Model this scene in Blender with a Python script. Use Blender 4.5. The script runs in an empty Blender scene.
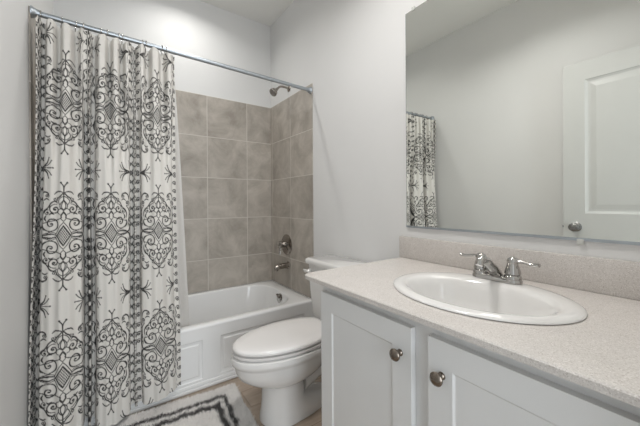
import bpy, bmesh, math, random
import numpy as np
from mathutils import Vector, Matrix

random.seed(7)
np.random.seed(7)
SC = bpy.context.scene
COL = SC.collection
PI = math.pi

# ------------------------------------------------------------------ camera
EYE = 1.085
YAW, PITCH, ROLL, FPX = math.radians(35.167), math.radians(-0.115), math.radians(-0.341), 295.285
F = Vector((math.sin(YAW), math.cos(YAW), 0)); R = Vector((math.cos(YAW), -math.sin(YAW), 0)); U = Vector((0, 0, 1))
F2 = F * math.cos(PITCH) + U * math.sin(PITCH); U2 = -F * math.sin(PITCH) + U * math.cos(PITCH)
R3 = R * math.cos(ROLL) + U2 * math.sin(ROLL); U3 = -R * math.sin(ROLL) + U2 * math.cos(ROLL)
cam_data = bpy.data.cameras.new('camera')
cam = bpy.data.objects.new('camera', cam_data)
COL.objects.link(cam)
cam_data.sensor_fit = 'HORIZONTAL'; cam_data.sensor_width = 36.0
cam_data.lens = 36.0 * FPX / 640.0
cam_data.shift_y = -9.5 / 640.0
cam_data.clip_start = 0.01
M = Matrix((R3, U3, -F2)).transposed().to_4x4()
M.translation = Vector((0, 0, EYE))
cam.matrix_world = M
SC.camera = cam

# ------------------------------------------------------------------ world, lamps, exposure
SC.view_settings.view_transform = 'Standard'
SC.view_settings.look = 'None'
SC.view_settings.gamma = 1.0
SC.view_settings.use_curve_mapping = False
SC.view_settings.exposure = 0.14

world = bpy.data.worlds.new('world')
SC.world = world
world.use_nodes = True
world.node_tree.nodes['Background'].inputs[0].default_value = (0.75, 0.85, 0.95, 1)
world.node_tree.nodes['Background'].inputs[1].default_value = 0.15


def area_lamp(name, loc, size, power, color, shape='DISK', size_y=None, rot=(0, 0, 0), spread=PI):
    d = bpy.data.lights.new(name, 'AREA')
    d.shape = shape; d.size = size
    if size_y: d.size_y = size_y
    d.energy = power; d.color = color; d.spread = spread
    o = bpy.data.objects.new(name, d)
    o.location = loc; o.rotation_euler = rot
    COL.objects.link(o)
    return o


area_lamp('alcove_lamp', (0.46, 2.14, 2.722), 0.09, 3.5, (1.0, 0.985, 0.95), spread=math.radians(150))
area_lamp('room_lamp', (0.54, 0.85, 2.66), 0.26, 8.4, (1.0, 0.98, 0.96), spread=math.radians(147))
area_lamp('vanity_lamp', (1.12, 0.46, 2.295), 0.62, 2.0, (1.0, 0.95, 0.90), 'RECTANGLE', 0.09, (0, 0.5, PI / 2))
area_lamp('hall_fill_light', (0.17, -1.38, 1.25), 1.1, 33.0, (0.93, 1.0, 1.06), 'RECTANGLE', 1.9, (PI / 2, 0, 0))  # unseen fill panel added in the hall, sends cool light through the doorway; no window

# ------------------------------------------------------------------ room numbers
XR, YB, XL, YT = 1.224, 2.528, -0.2997, 1.823
YF = -0.06                        # inner face of the wall with the doorway
ZC = 2.74
TS = 0.006                        # tile thickness


# ------------------------------------------------------------------ materials
def new_mat(name):
    m = bpy.data.materials.new(name); m.use_nodes = True
    nt = m.node_tree
    return m, nt, nt.nodes['Principled BSDF']


def nd(nt, t, **k):
    n = nt.nodes.new(t)
    for a, b in k.items():
        setattr(n, a, b)
    return n


def mth(nt, op, a, b=None, clamp=False):
    n = nt.nodes.new('ShaderNodeMath'); n.operation = op; n.use_clamp = clamp
    for i, v in enumerate((a, b)):
        if v is None: continue
        if isinstance(v, (int, float)): n.inputs[i].default_value = v
        else: nt.links.new(v, n.inputs[i])
    return n.outputs[0]


def simple(name, col, rough=0.5, metal=0.0, noise=0.0, nscale=20.0, bump=0.0, bscale=200.0, coat=0.0, spec=0.5, bdist=0.002):
    m, nt, b = new_mat(name)
    b.inputs['Roughness'].default_value = rough
    b.inputs['Metallic'].default_value = metal
    b.inputs['Specular IOR Level'].default_value = spec
    if coat:
        b.inputs['Coat Weight'].default_value = coat
        b.inputs['Coat Roughness'].default_value = 0.08
    tc = nd(nt, 'ShaderNodeTexCoord')
    nz = nd(nt, 'ShaderNodeTexNoise'); nz.inputs['Scale'].default_value = nscale; nz.inputs['Detail'].default_value = 4
    nt.links.new(tc.outputs['Object'], nz.inputs['Vector'])
    rp = nd(nt, 'ShaderNodeValToRGB')
    e = rp.color_ramp.elements
    e[0].position = 0.3; e[1].position = 0.7
    e[0].color = tuple(c * (1 - noise) for c in col) + (1,)
    e[1].color = tuple(min(1, c * (1 + noise)) for c in col) + (1,)
    nt.links.new(nz.outputs['Fac'], rp.inputs['Fac'])
    nt.links.new(rp.outputs['Color'], b.inputs['Base Color'])
    if bump:
        n2 = nd(nt, 'ShaderNodeTexNoise'); n2.inputs['Scale'].default_value = bscale; n2.inputs['Detail'].default_value = 3
        nt.links.new(tc.outputs['Object'], n2.inputs['Vector'])
        bp = nd(nt, 'ShaderNodeBump'); bp.inputs['Strength'].default_value = bump; bp.inputs['Distance'].default_value = bdist
        nt.links.new(n2.outputs['Fac'], bp.inputs['Height'])
        nt.links.new(bp.outputs['Normal'], b.inputs['Normal'])
    return m


def tile_mat(name, axis, u0, v0, pu, pv):
    """square stone-look tiles with light grout, laid out in world metres along one horizontal axis and z"""
    m, nt, b = new_mat(name)
    geo = nd(nt, 'ShaderNodeNewGeometry')
    sx = nd(nt, 'ShaderNodeSeparateXYZ'); nt.links.new(geo.outputs['Position'], sx.inputs[0])
    u = mth(nt, 'DIVIDE', mth(nt, 'SUBTRACT', sx.outputs[axis], u0), pu)
    v = mth(nt, 'DIVIDE', mth(nt, 'SUBTRACT', sx.outputs[2], v0), pv)
    fu = mth(nt, 'ABSOLUTE', mth(nt, 'SUBTRACT', mth(nt, 'FRACT', mth(nt, 'ADD', u, 0.5)), 0.5))
    fv = mth(nt, 'ABSOLUTE', mth(nt, 'SUBTRACT', mth(nt, 'FRACT', mth(nt, 'ADD', v, 0.5)), 0.5))
    d = mth(nt, 'MULTIPLY', mth(nt, 'MINIMUM', fu, fv), pu)
    g = nd(nt, 'ShaderNodeMapRange'); g.inputs[1].default_value = 0.0016; g.inputs[2].default_value = 0.0034
    nt.links.new(d, g.inputs[0])
    cb = nd(nt, 'ShaderNodeCombineXYZ')
    nt.links.new(mth(nt, 'FLOOR', u), cb.inputs[0]); nt.links.new(mth(nt, 'FLOOR', v), cb.inputs[1])
    cb.inputs[2].default_value = axis * 3.7
    wn = nd(nt, 'ShaderNodeTexWhiteNoise'); nt.links.new(cb.outputs[0], wn.inputs['Vector'])
    off = nd(nt, 'ShaderNodeVectorMath', operation='MULTIPLY_ADD')
    nt.links.new(wn.outputs['Color'], off.inputs[0]); off.inputs[1].default_value = (9, 9, 9)
    nt.links.new(geo.outputs['Position'], off.inputs[2])
    n1 = nd(nt, 'ShaderNodeTexNoise'); n1.inputs['Scale'].default_value = 5.0; n1.inputs['Detail'].default_value = 7
    n1.inputs['Roughness'].default_value = 0.66; n1.inputs['Distortion'].default_value = 0.5
    nt.links.new(off.outputs[0], n1.inputs['Vector'])
    rp = nd(nt, 'ShaderNodeValToRGB'); e = rp.color_ramp.elements
    e[0].position = 0.33; e[0].color = (0.345, 0.31, 0.27, 1)
    e[1].position = 0.66; e[1].color = (0.565, 0.52, 0.465, 1)
    nt.links.new(n1.outputs['Fac'], rp.inputs['Fac'])
    hs = nd(nt, 'ShaderNodeHueSaturation')
    nt.links.new(rp.outputs['Color'], hs.inputs['Color'])
    nt.links.new(mth(nt, 'MULTIPLY_ADD', wn.outputs['Value'], 0.12), hs.inputs['Value'])
    hs.inputs['Value'].links[0].from_node.inputs[2].default_value = 0.94
    mx = nd(nt, 'ShaderNodeMixRGB'); nt.links.new(g.outputs[0], mx.inputs[0])
    mx.inputs[1].default_value = (0.66, 0.63, 0.58, 1)
    nt.links.new(hs.outputs[0], mx.inputs[2])
    nt.links.new(mx.outputs[0], b.inputs['Base Color'])
    b.inputs['Roughness'].default_value = 0.42
    bp = nd(nt, 'ShaderNodeBump'); bp.inputs['Strength'].default_value = 0.5; bp.inputs['Distance'].default_value = 0.0015
    nt.links.new(g.outputs[0], bp.inputs['Height']); nt.links.new(bp.outputs['Normal'], b.inputs['Normal'])
    return m


def quartz_mat():
    m, nt, b = new_mat('speckled_quartz')
    tc = nd(nt, 'ShaderNodeTexCoord')
    vo = nd(nt, 'ShaderNodeTexVoronoi'); vo.inputs['Scale'].default_value = 560
    nt.links.new(tc.outputs['Object'], vo.inputs['Vector'])
    wn = nd(nt, 'ShaderNodeTexWhiteNoise'); nt.links.new(vo.outputs['Color'], wn.inputs['Vector'])
    rp = nd(nt, 'ShaderNodeValToRGB'); rp.color_ramp.interpolation = 'LINEAR'
    e = rp.color_ramp.elements
    e[0].position = 0.0; e[0].color = (0.47, 0.43, 0.395, 1)
    e[1].position = 1.0; e[1].color = (0.78, 0.745, 0.715, 1)
    x = e.new(0.10); x.color = (0.575, 0.535, 0.505, 1)
    x = e.new(0.28); x.color = (0.635, 0.60, 0.57, 1)
    x = e.new(0.80); x.color = (0.665, 0.63, 0.60, 1)
    nt.links.new(wn.outputs['Value'], rp.inputs['Fac'])
    n1 = nd(nt, 'ShaderNodeTexNoise'); n1.inputs['Scale'].default_value = 14; n1.inputs['Detail'].default_value = 5
    nt.links.new(tc.outputs['Object'], n1.inputs['Vector'])
    hs = nd(nt, 'ShaderNodeHueSaturation'); nt.links.new(rp.outputs[0], hs.inputs['Color'])
    mr = nd(nt, 'ShaderNodeMapRange'); mr.inputs[3].default_value = 0.93; mr.inputs[4].default_value = 1.07
    nt.links.new(n1.outputs['Fac'], mr.inputs[0]); nt.links.new(mr.outputs[0], hs.inputs['Value'])
    nt.links.new(hs.outputs[0], b.inputs['Base Color'])
    b.inputs['Roughness'].default_value = 0.22
    return m


def plank_mat():
    m, nt, b = new_mat('brown_vinyl_plank')
    geo = nd(nt, 'ShaderNodeNewGeometry')
    br = nd(nt, 'ShaderNodeTexBrick')
    br.inputs['Scale'].default_value = 1.0
    br.inputs['Brick Width'].default_value = 1.2; br.inputs['Row Height'].default_value = 0.15
    br.inputs['Mortar Size'].default_value = 0.0012
    br.inputs['Color1'].default_value = (0.40, 0.32, 0.255, 1); br.inputs['Color2'].default_value = (0.33, 0.265, 0.205, 1)
    br.inputs['Mortar'].default_value = (0.10, 0.075, 0.055, 1)
    nt.links.new(geo.outputs['Position'], br.inputs['Vector'])
    mp = nd(nt, 'ShaderNodeMapping'); mp.inputs['Scale'].default_value = (2.5, 22, 1)
    nt.links.new(geo.outputs['Position'], mp.inputs['Vector'])
    n1 = nd(nt, 'ShaderNodeTexNoise'); n1.inputs['Scale'].default_value = 3; n1.inputs['Detail'].default_value = 6
    nt.links.new(mp.outputs[0], n1.inputs['Vector'])
    mr = nd(nt, 'ShaderNodeMapRange'); mr.inputs[3].default_value = 0.72; mr.inputs[4].default_value = 1.28
    nt.links.new(n1.outputs['Fac'], mr.inputs[0])
    hs = nd(nt, 'ShaderNodeHueSaturation'); nt.links.new(br.outputs['Color'], hs.inputs['Color'])
    nt.links.new(mr.outputs[0], hs.inputs['Value']); nt.links.new(hs.outputs[0], b.inputs['Base Color'])
    b.inputs['Roughness'].default_value = 0.4
    return m


def attr_mat(name, rough, sheen=0.0, trans=0.0):
    m, nt, b = new_mat(name)
    a = nd(nt, 'ShaderNodeAttribute'); a.attribute_name = 'print'
    nt.links.new(a.outputs['Color'], b.inputs['Base Color'])
    b.inputs['Roughness'].default_value = rough
    b.inputs['Specular IOR Level'].default_value = 0.15
    b.inputs['Sheen Weight'].default_value = sheen
    if trans:
        tr = nd(nt, 'ShaderNodeBsdfTranslucent'); nt.links.new(a.outputs['Color'], tr.inputs['Color'])
        mx = nd(nt, 'ShaderNodeMixShader'); mx.inputs[0].default_value = trans
        nt.links.new(b.outputs[0], mx.inputs[1]); nt.links.new(tr.outputs[0], mx.inputs[2])
        nt.links.new(mx.outputs[0], nt.nodes['Material Output'].inputs['Surface'])
    return m


def liner_mat():
    m, nt, b = new_mat('white_liner_vinyl')
    tc = nd(nt, 'ShaderNodeTexCoord')
    nz = nd(nt, 'ShaderNodeTexNoise'); nz.inputs['Scale'].default_value = 60
    nt.links.new(tc.outputs['Object'], nz.inputs['Vector'])
    rp = nd(nt, 'ShaderNodeValToRGB'); e = rp.color_ramp.elements
    e[0].color = (0.74, 0.72, 0.69, 1); e[1].color = (0.80, 0.78, 0.75, 1)
    nt.links.new(nz.outputs['Fac'], rp.inputs['Fac'])
    nt.links.new(rp.outputs[0], b.inputs['Base Color'])
    b.inputs['Roughness'].default_value = 0.45
    tr = nd(nt, 'ShaderNodeBsdfTranslucent'); nt.links.new(rp.outputs[0], tr.inputs['Color'])
    mx = nd(nt, 'ShaderNodeMixShader'); mx.inputs[0].default_value = 0.3
    nt.links.new(b.outputs[0], mx.inputs[1]); nt.links.new(tr.outputs[0], mx.inputs[2])
    nt.links.new(mx.outputs[0], nt.nodes['Material Output'].inputs['Surface'])
    return m


def emit_mat(name, col, s):
    m, nt, b = new_mat(name)
    b.inputs['Base Color'].default_value = (0.8, 0.8, 0.8, 1)
    b.inputs['Emission Color'].default_value = col + (1,)
    b.inputs['Emission Strength'].default_value = s
    return m


WALL = simple('painted_wall', (0.79, 0.79, 0.785), 0.55, noise=0.01, nscale=3, bump=0.10, bscale=140)
CEIL = simple('painted_ceiling', (0.87, 0.865, 0.835), 0.8, noise=0.01, nscale=3, bump=0.12, bscale=120)
TRIMW = simple('white_trim_paint', (0.66, 0.665, 0.65), 0.35, noise=0.008, nscale=8)
TILE_B = tile_mat('back_wall_tile', 0, 0.645, 1.974, 0.341, 0.3377)
TILE_S = tile_mat('side_wall_tile', 1, 2.153, 1.974, 0.3377, 0.3377)
FLOOR = plank_mat()
PORC = simple('white_porcelain', (0.80, 0.79, 0.775), 0.10, noise=0.006, nscale=6, coat=0.5)
SEATM = simple('white_seat_plastic', (0.82, 0.80, 0.785), 0.18, noise=0.006, nscale=6)
ACRYL = simple('white_tub_acrylic', (0.85, 0.85, 0.845), 0.16, noise=0.006, nscale=5, coat=0.3)
CAB = simple('white_cabinet_paint', (0.77, 0.775, 0.775), 0.33, noise=0.008, nscale=10)
DARK = simple('dark_gap', (0.06, 0.06, 0.06), 0.7, noise=0.05)
QUARTZ = quartz_mat()
CHROME = simple('polished_chrome', (0.50, 0.49, 0.475), 0.08, 1.0, noise=0.02, nscale=30)
NICKEL = simple('satin_nickel', (0.33, 0.30, 0.27), 0.24, 1.0, noise=0.06, nscale=60)
BRONZE = simple('dark_brushed_bronze', (0.235, 0.20, 0.17), 0.25, 1.0, noise=0.08, nscale=60)
RODM = simple('satin_steel_rod', (0.46, 0.50, 0.54), 0.42, 1.0, noise=0.03, nscale=40)
KNOBM = simple('dark_satin_knob_metal', (0.34, 0.34, 0.34), 0.25, 1.0, noise=0.04, nscale=40)
MIRROR = simple('silvered_glass', (0.86, 0.875, 0.84), 0.0, 1.0, noise=0.0)
MEDGE = simple('mirror_glass_edge', (0.16, 0.18, 0.17), 0.3, 0.4, noise=0.05)
CLIP = simple('clear_plastic_clip', (0.62, 0.63, 0.60), 0.2, noise=0.02)
RUBBER = simple('grey_caulk', (0.62, 0.61, 0.59), 0.6, noise=0.03)
CURT = attr_mat('printed_cotton', 0.85, 0.1, 0.05)
PILE = attr_mat('shag_pile', 0.95, 0.3)
LINER = liner_mat()
RUGB = simple('rug_backing', (0.62, 0.58, 0.54), 0.9, noise=0.05, nscale=80, bump=0.4, bscale=400)


# ------------------------------------------------------------------ object helpers
def link_mesh(name, me, mat, parent=None, smooth=False, loc=None):
    o = bpy.data.objects.new(name, me)
    me.materials.append(mat)
    if loc is None:
        loc = Vector(parent['_base']) if parent is not None else Vector((0, 0, 0))
    loc = Vector(loc)
    me.transform(Matrix.Translation(-loc))
    if smooth:
        me.shade_smooth()
        me.set_sharp_from_angle(angle=math.radians(smooth if smooth is not True else 40))
    COL.objects.link(o)
    if parent is not None:
        o.parent = parent
        o['_base'] = list(loc)
    else:
        o.location = loc
        o['_base'] = list(loc)
    return o


def obj(name, bm, mat, parent=None, smooth=35, loc=None):
    bmesh.ops.recalc_face_normals(bm, faces=bm.faces[:])
    me = bpy.data.meshes.new(name)
    bm.to_mesh(me); bm.free()
    return link_mesh(name, me, mat, parent, smooth, loc)


def thing(name, label, cat, loc, group=None):
    o = bpy.data.objects.new(name, None)
    o.empty_display_size = 0.05
    o.location = loc
    COL.objects.link(o)
    o['label'] = label; o['category'] = cat; o['_base'] = list(loc)
    if group: o['group'] = group
    return o


def tag(o, label, cat, group=None):
    o['label'] = label; o['category'] = cat
    if group: o['group'] = group
    return o


def struct(name, bm, mat, parent=None, smooth=False, loc=None):
    o = obj(name, bm, mat, parent, smooth, loc)
    if parent is None: o['kind'] = 'structure'
    return o


def NB(): return bmesh.new()


def box(bm, x0, x1, y0, y1, z0, z1, bev=0.0, seg=2):
    r = bmesh.ops.create_cube(bm, size=1.0)
    vs = r['verts']
    for v in vs:
        v.co = Vector(((x0 + x1) / 2 + v.co.x * (x1 - x0), (y0 + y1) / 2 + v.co.y * (y1 - y0), (z0 + z1) / 2 + v.co.z * (z1 - z0)))
    if bev:
        es = list({e for v in vs for e in v.link_edges})
        bmesh.ops.bevel(bm, geom=es, offset=bev, segments=seg, profile=0.5, affect='EDGES')
    return bm


def loft(bm, rings, close=True, cap0=True, cap1=True):
    vr = [[bm.verts.new(p) for p in r] for r in rings]
    n = len(vr[0])
    for a, b in zip(vr, vr[1:]):
        for i in range(n if close else n - 1):
            j = (i + 1) % n
            bm.faces.new((a[i], a[j], b[j], b[i]))
    if cap0: bm.faces.new(vr[0][::-1])
    if cap1: bm.faces.new(vr[-1])
    return vr


def frame(d):
    d = Vector(d).normalized()
    a = Vector((0, 0, 1)) if abs(d.z) < 0.9 else Vector((1, 0, 0))
    s = d.cross(a).normalized()
    return d, s, s.cross(d).normalized()


def lathe(bm, c, axis, prof, n=32, sy=1.0):
    """prof: list of (distance along axis, radius)"""
    d, s, t = frame(axis); c = Vector(c)
    rings = []
    for h, r in prof:
        r = max(r, 0.0002)
        rings.append([c + d * h + s * (r * math.cos(2 * PI * i / n)) + t * (r * sy * math.sin(2 * PI * i / n)) for i in range(n)])
    loft(bm, rings)
    return bm


def tube(bm, pts, rad, n=14, flat=1.0):
    pts = [Vector(p) for p in pts]
    if isinstance(rad, (int, float)): rad = [rad] * len(pts)
    rings = []
    prev = None
    for i, p in enumerate(pts):
        d = (pts[min(i + 1, len(pts) - 1)] - pts[max(i - 1, 0)]).normalized()
        if prev is None:
            _, s, t = frame(d)
        else:
            s = (prev - d * prev.dot(d)).normalized(); t = s.cross(d).normalized()
        prev = s
        rings.append([p + s * (rad[i] * math.cos(2 * PI * k / n)) + t * (rad[i] * flat * math.sin(2 * PI * k / n)) for k in range(n)])
    loft(bm, rings)
    return bm


def smooth_path(pts, k=6):
    pts = [Vector(p) for p in pts]
    out = []
    P = [pts[0] * 2 - pts[1]] + pts + [pts[-1] * 2 - pts[-2]]
    for i in range(1, len(P) - 2):
        for j in range(k):
            t = j / k
            out.append(0.5 * ((2 * P[i]) + (-P[i - 1] + P[i + 1]) * t + (2 * P[i - 1] - 5 * P[i] + 4 * P[i + 1] - P[i + 2]) * t * t
                              + (-P[i - 1] + 3 * P[i] - 3 * P[i + 1] + P[i + 2]) * t ** 3))
    out.append(pts[-1])
    return out


def rrect(cx, cy, hx, hy, r, z, n=12):
    """rounded rectangle ring with 4*n+4 points"""
    pts = []
    for q, (sx, sy) in enumerate(((1, 1), (-1, 1), (-1, -1), (1, -1))):
        for i in range(n + 1):
            a = PI / 2 * q + PI / 2 * i / n
            pts.append(Vector((cx + sx * (hx - r) + r * math.cos(a), cy + sy * (hy - r) + r * math.sin(a), z)))
    return pts


# ------------------------------------------------------------------ room shell
T = 0.11
struct('floor', box(NB(), XL - T, 2.1, -1.6, YB + T, -0.08, 0), FLOOR)
struct('ceiling', box(NB(), XL - T, XR + T, YF - T, YB + T, ZC, ZC + 0.08), CEIL)
struct('wall_left', box(NB(), XL - T, XL, YF, YB + T, 0, ZC), WALL)
struct('wall_right', box(NB(), XR, XR + T, YF, YB + T, 0, ZC), WALL)
struct('wall_back', box(NB(), XL, XR, YB, YB + T, 0, ZC), WALL)
DX0, DX1, DZ = -0.213, 0.556, 2.06
bm = NB()
box(bm, XL - T, DX0, YF - T, YF, 0, ZC); box(bm, DX1, XR + T, YF - T, YF, 0, ZC); box(bm, DX0, DX1, YF - T, YF, DZ, ZC)
struct('wall_front', bm, WALL)
bm = NB()                                               # jamb and casing of the doorway
box(bm, DX0 - 0.0005, DX0 + 0.012, YF - T - 0.002, YF + 0.002, 0, DZ)
box(bm, DX1 - 0.012, DX1 + 0.0005, YF - T - 0.002, YF + 0.002, 0, DZ)
box(bm, DX0 + 0.012, DX1 - 0.012, YF - T - 0.002, YF + 0.002, DZ - 0.012, DZ)
box(bm, DX1 - 0.006, DX1 + 0.05, YF, YF + 0.014, 0, DZ + 0.05, 0.003)
box(bm, DX0 - 0.05, DX1 - 0.006, YF, YF + 0.014, DZ - 0.006, DZ + 0.05, 0.003)
struct('trim_1', bm, TRIMW)
# hallway behind the doorway
struct('wall_hall_back', box(NB(), -1.1, 2.1, -1.6, -1.5, 0, ZC), WALL)
struct('wall_hall_left', box(NB(), -1.1, -1.0, -1.5, YF - T, 0, ZC), WALL)
struct('wall_hall_right', box(NB(), 2.0, 2.1, -1.5, YF - T, 0, ZC), WALL)
bm = NB(); box(bm, -1.0, XL - T, YF - T, YF, 0, ZC); box(bm, XR + T, 2.0, YF - T, YF, 0, ZC)
struct('wall_hall_front', bm, WALL)
struct('floor_hall', box(NB(), -1.1, XL - T, -1.6, YF, -0.08, 0), FLOOR)
struct('ceiling_hall', box(NB(), -1.1, 2.1, -1.6, YF - T, ZC, ZC + 0.08), CEIL)

# tile surround
TZ0, TZ1 = 0.369, 1.974
struct('trim_2', box(NB(), XL, XR, YB - TS, YB - 0.0002, TZ0, TZ1, 0.0008, 1), TILE_B)
struct('trim_3', box(NB(), XR - TS, XR - 0.0002, YT, YB - TS, TZ0, TZ1, 0.0008, 1), TILE_S)
struct('trim_4', box(NB(), XL + 0.0002, XL + TS, YT, YB - TS, TZ0, TZ1, 0.0008, 1), TILE_S)


def baseboard(name, x0, x1, y0, y1):
    bm = NB()
    box(bm, x0, x1, y0, y1, 0, 0.082, 0.003)
    return struct(name, bm, TRIMW)


baseboard('baseboard_right', XR - 0.013, XR, 1.003, 1.842)
baseboard('baseboard_left', XL, XL + 0.013, YF + 0.02, 1.842)


# panelled faces (door, cabinet doors, tub apron): grid of cells, chosen cells sunk
def panel_face(bm, us, vs, cells, to3, depth, mould=0.008, raise_=0.0, raise_w=0.03):
    grid = [[bm.verts.new(to3(u, v, 0)) for v in vs] for u in us]
    for i in range(len(us) - 1):
        for j in range(len(vs) - 1):
            if (i, j) in cells:
                u0, u1, v0, v1 = us[i], us[i + 1], vs[j], vs[j + 1]
                steps = [(0, 0), (0.001, -depth * 0.3), (mould * 0.6, -depth * 0.75), (mould, -depth)]
                if raise_:
                    steps += [(mould + 0.012, -depth), (mould + 0.012 + raise_w, -depth + raise_)]
                prev = [grid[i][j], grid[i + 1][j], grid[i + 1][j + 1], grid[i][j + 1]]
                for s, d in steps[1:]:
                    cur = [bm.verts.new(to3(a, b, d)) for a, b in ((u0 + s, v0 + s), (u1 - s, v0 + s), (u1 - s, v1 - s), (u0 + s, v1 - s))]
                    for k in range(4):
                        bm.faces.new((prev[k], prev[(k + 1) % 4], cur[(k + 1) % 4], cur[k]))
                    prev = cur
                bm.faces.new(prev)
            else:
                bm.faces.new((grid[i][j], grid[i + 1][j], grid[i + 1][j + 1], grid[i][j + 1]))
    return grid


def panel_slab(us, vs, cells, to3, thick, depth, **k):
    """panelled front face closed by plain sides and back"""
    bm = NB()
    g = panel_face(bm, us, vs, cells, to3, depth, **k)
    nu, nv = len(us), len(vs)
    rim = [g[i][0] for i in range(nu)] + [g[nu - 1][j] for j in range(1, nv)] + [g[i][nv - 1] for i in range(nu - 2, -1, -1)] + [g[0][j] for j in range(nv - 2, 0, -1)]
    ruv = [(us[i], vs[0]) for i in range(nu)] + [(us[-1], vs[j]) for j in range(1, nv)] + [(us[i], vs[-1]) for i in range(nu - 2, -1, -1)] + [(us[0], vs[j]) for j in range(nv - 2, 0, -1)]
    back = [bm.verts.new(to3(u, v, -thick)) for u, v in ruv]
    for k2 in range(len(rim)):
        q = (k2 + 1) % len(rim)
        bm.faces.new((rim[k2], rim[q], back[q], back[k2]))
    bm.faces.new(back)
    return bm


# ------------------------------------------------------------------ open door against the left wall
DF = -0.217                                            # room-side face of the open leaf
DY0, DY1 = -0.034, 0.727
bm = panel_slab([DY0, DY0 + 0.119, DY1 - 0.119, DY1], [0.012, 0.25, 0.83, 1.003, 1.919, 2.045], {(1, 1), (1, 3)},
                lambda u, v, d: Vector((DF + d, u, v)), 0.035, 0.010, mould=0.016, raise_=0.005, raise_w=0.03)
door = struct('door_1', bm, TRIMW)
bm = NB()
lathe(bm, (DF, 0.658, 0.907), (1, 0, 0), [(0, 0.033), (0.004, 0.033), (0.009, 0.026), (0.012, 0.013), (0.030, 0.012), (0.034, 0.018),
                                         (0.042, 0.027), (0.052, 0.030), (0.060, 0.027), (0.066, 0.018), (0.068, 0.004)], 28)
obj('door_knob', bm, KNOBM, door)
bm = NB(); box(bm, DF - 0.029, DF - 0.006, DY1 - 0.0005, DY1 + 0.002, 0.878, 0.936, 0.0008); box(bm, DF - 0.024, DF - 0.011, DY1, DY1 + 0.010, 0.899, 0.915, 0.002)
obj('latch_plate', bm, KNOBM, door)
for hz in (0.22, 1.03, 1.84):
    bm = NB(); lathe(bm, (DF - 0.002, DY0 - 0.007, hz - 0.045), (0, 0, 1), [(0, 0.006), (0.09, 0.006)], 12)
    obj('hinge', bm, KNOBM, door)

# ------------------------------------------------------------------ bathtub
TX0, TX1, TY0, TY1, TZ = XL + 0.001, XR - 0.001, 1.815, YB - 0.001, 0.368
tub = thing('bathtub', 'white alcove bathtub with panelled apron behind the patterned curtain', 'bathtub', (0.46, 2.17, 0))
bm = NB()
n = 14
cx, cy = (TX0 + TX1) / 2, (TY0 + TY1) / 2
hx, hy = (TX1 - TX0) / 2, (TY1 - TY0) / 2
icx, icy, ihx, ihy = cx - 0.022, cy + 0.002, hx - 0.088, hy - 0.056
rings = [rrect(cx, cy, hx, hy, 0.004, TZ - 0.016, n), rrect(cx, cy, hx, hy, 0.004, TZ - 0.014, n), rrect(cx, cy, hx - 0.003, hy - 0.003, 0.005, TZ - 0.005, n),
         rrect(cx, cy, hx - 0.010, hy - 0.010, 0.006, TZ, n),
         rrect(icx, icy, ihx + 0.012, ihy + 0.010, 0.20, TZ, n), rrect(icx, icy, ihx + 0.004, ihy + 0.003, 0.20, TZ - 0.003, n),
         rrect(icx, icy, ihx, ihy, 0.20, TZ - 0.012, n), rrect(icx, icy, ihx - 0.012, ihy - 0.008, 0.20, TZ - 0.06, n),
         rrect(icx - 0.005, icy, ihx - 0.045, ihy - 0.035, 0.19, 0.13, n), rrect(icx - 0.005, icy, ihx - 0.065, ihy - 0.055, 0.14, 0.09, n),
         rrect(icx - 0.005, icy, ihx - 0.12, ihy - 0.11, 0.10, 0.07, n), rrect(icx - 0.005, icy, ihx - 0.3, ihy - 0.2, 0.05, 0.065, n)]
loft(bm, rings, cap0=False)
obj('basin', bm, ACRYL, tub, 50)
AY = 1.8165                                             # face of the apron
us = [TX0, -0.26, -0.02, 0.06, 0.452, 0.553, 1.13, TX1]
us = [TX0, -0.24, 0.02, 0.12, 0.432, 0.535, 1.14, TX1]
bm = panel_slab(us, [0.040, 0.056, 0.284, 0.352], {(1, 1), (3, 1), (5, 1)}, lambda u, v, d: Vector((u, AY - d, v)), 0.03, 0.005, mould=0.008, raise_=0.004, raise_w=0.006)
obj('apron', bm, ACRYL, tub, 30)
bm = NB()
box(bm, TX0, TX1, AY - 0.010, AY + 0.03, 0.0, 0.018, 0.004); box(bm, TX0, TX1, AY - 0.005, AY + 0.03, 0.018, 0.0405, 0.004)
obj('apron_base', bm, ACRYL, tub, 30)
ovx = icx + ihx - 0.014
bm = NB(); lathe(bm, (ovx + 0.006, 2.135, 0.317), (-1, -0.15, 0.12), [(0, 0.038), (0.005, 0.038), (0.011, 0.030), (0.013, 0.004)], 28)
ov = obj('overflow_plate', bm, CHROME, tub)
bm = NB(); tube(bm, [(ovx - 0.004, 2.134, 0.320), (ovx - 0.020, 2.130, 0.340), (ovx - 0.024, 2.130, 0.358)], [0.006, 0.006, 0.009], 10)
obj('trip_lever', bm, NICKEL, ov)
bm = NB(); lathe(bm, (icx + ihx - 0.27, icy, 0.066), (0, 0, 1), [(0, 0.03), (0.003, 0.03), (0.004, 0.022), (0.008, 0.018), (0.009, 0.003)], 24)
obj('drain', bm, CHROME, tub)

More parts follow.
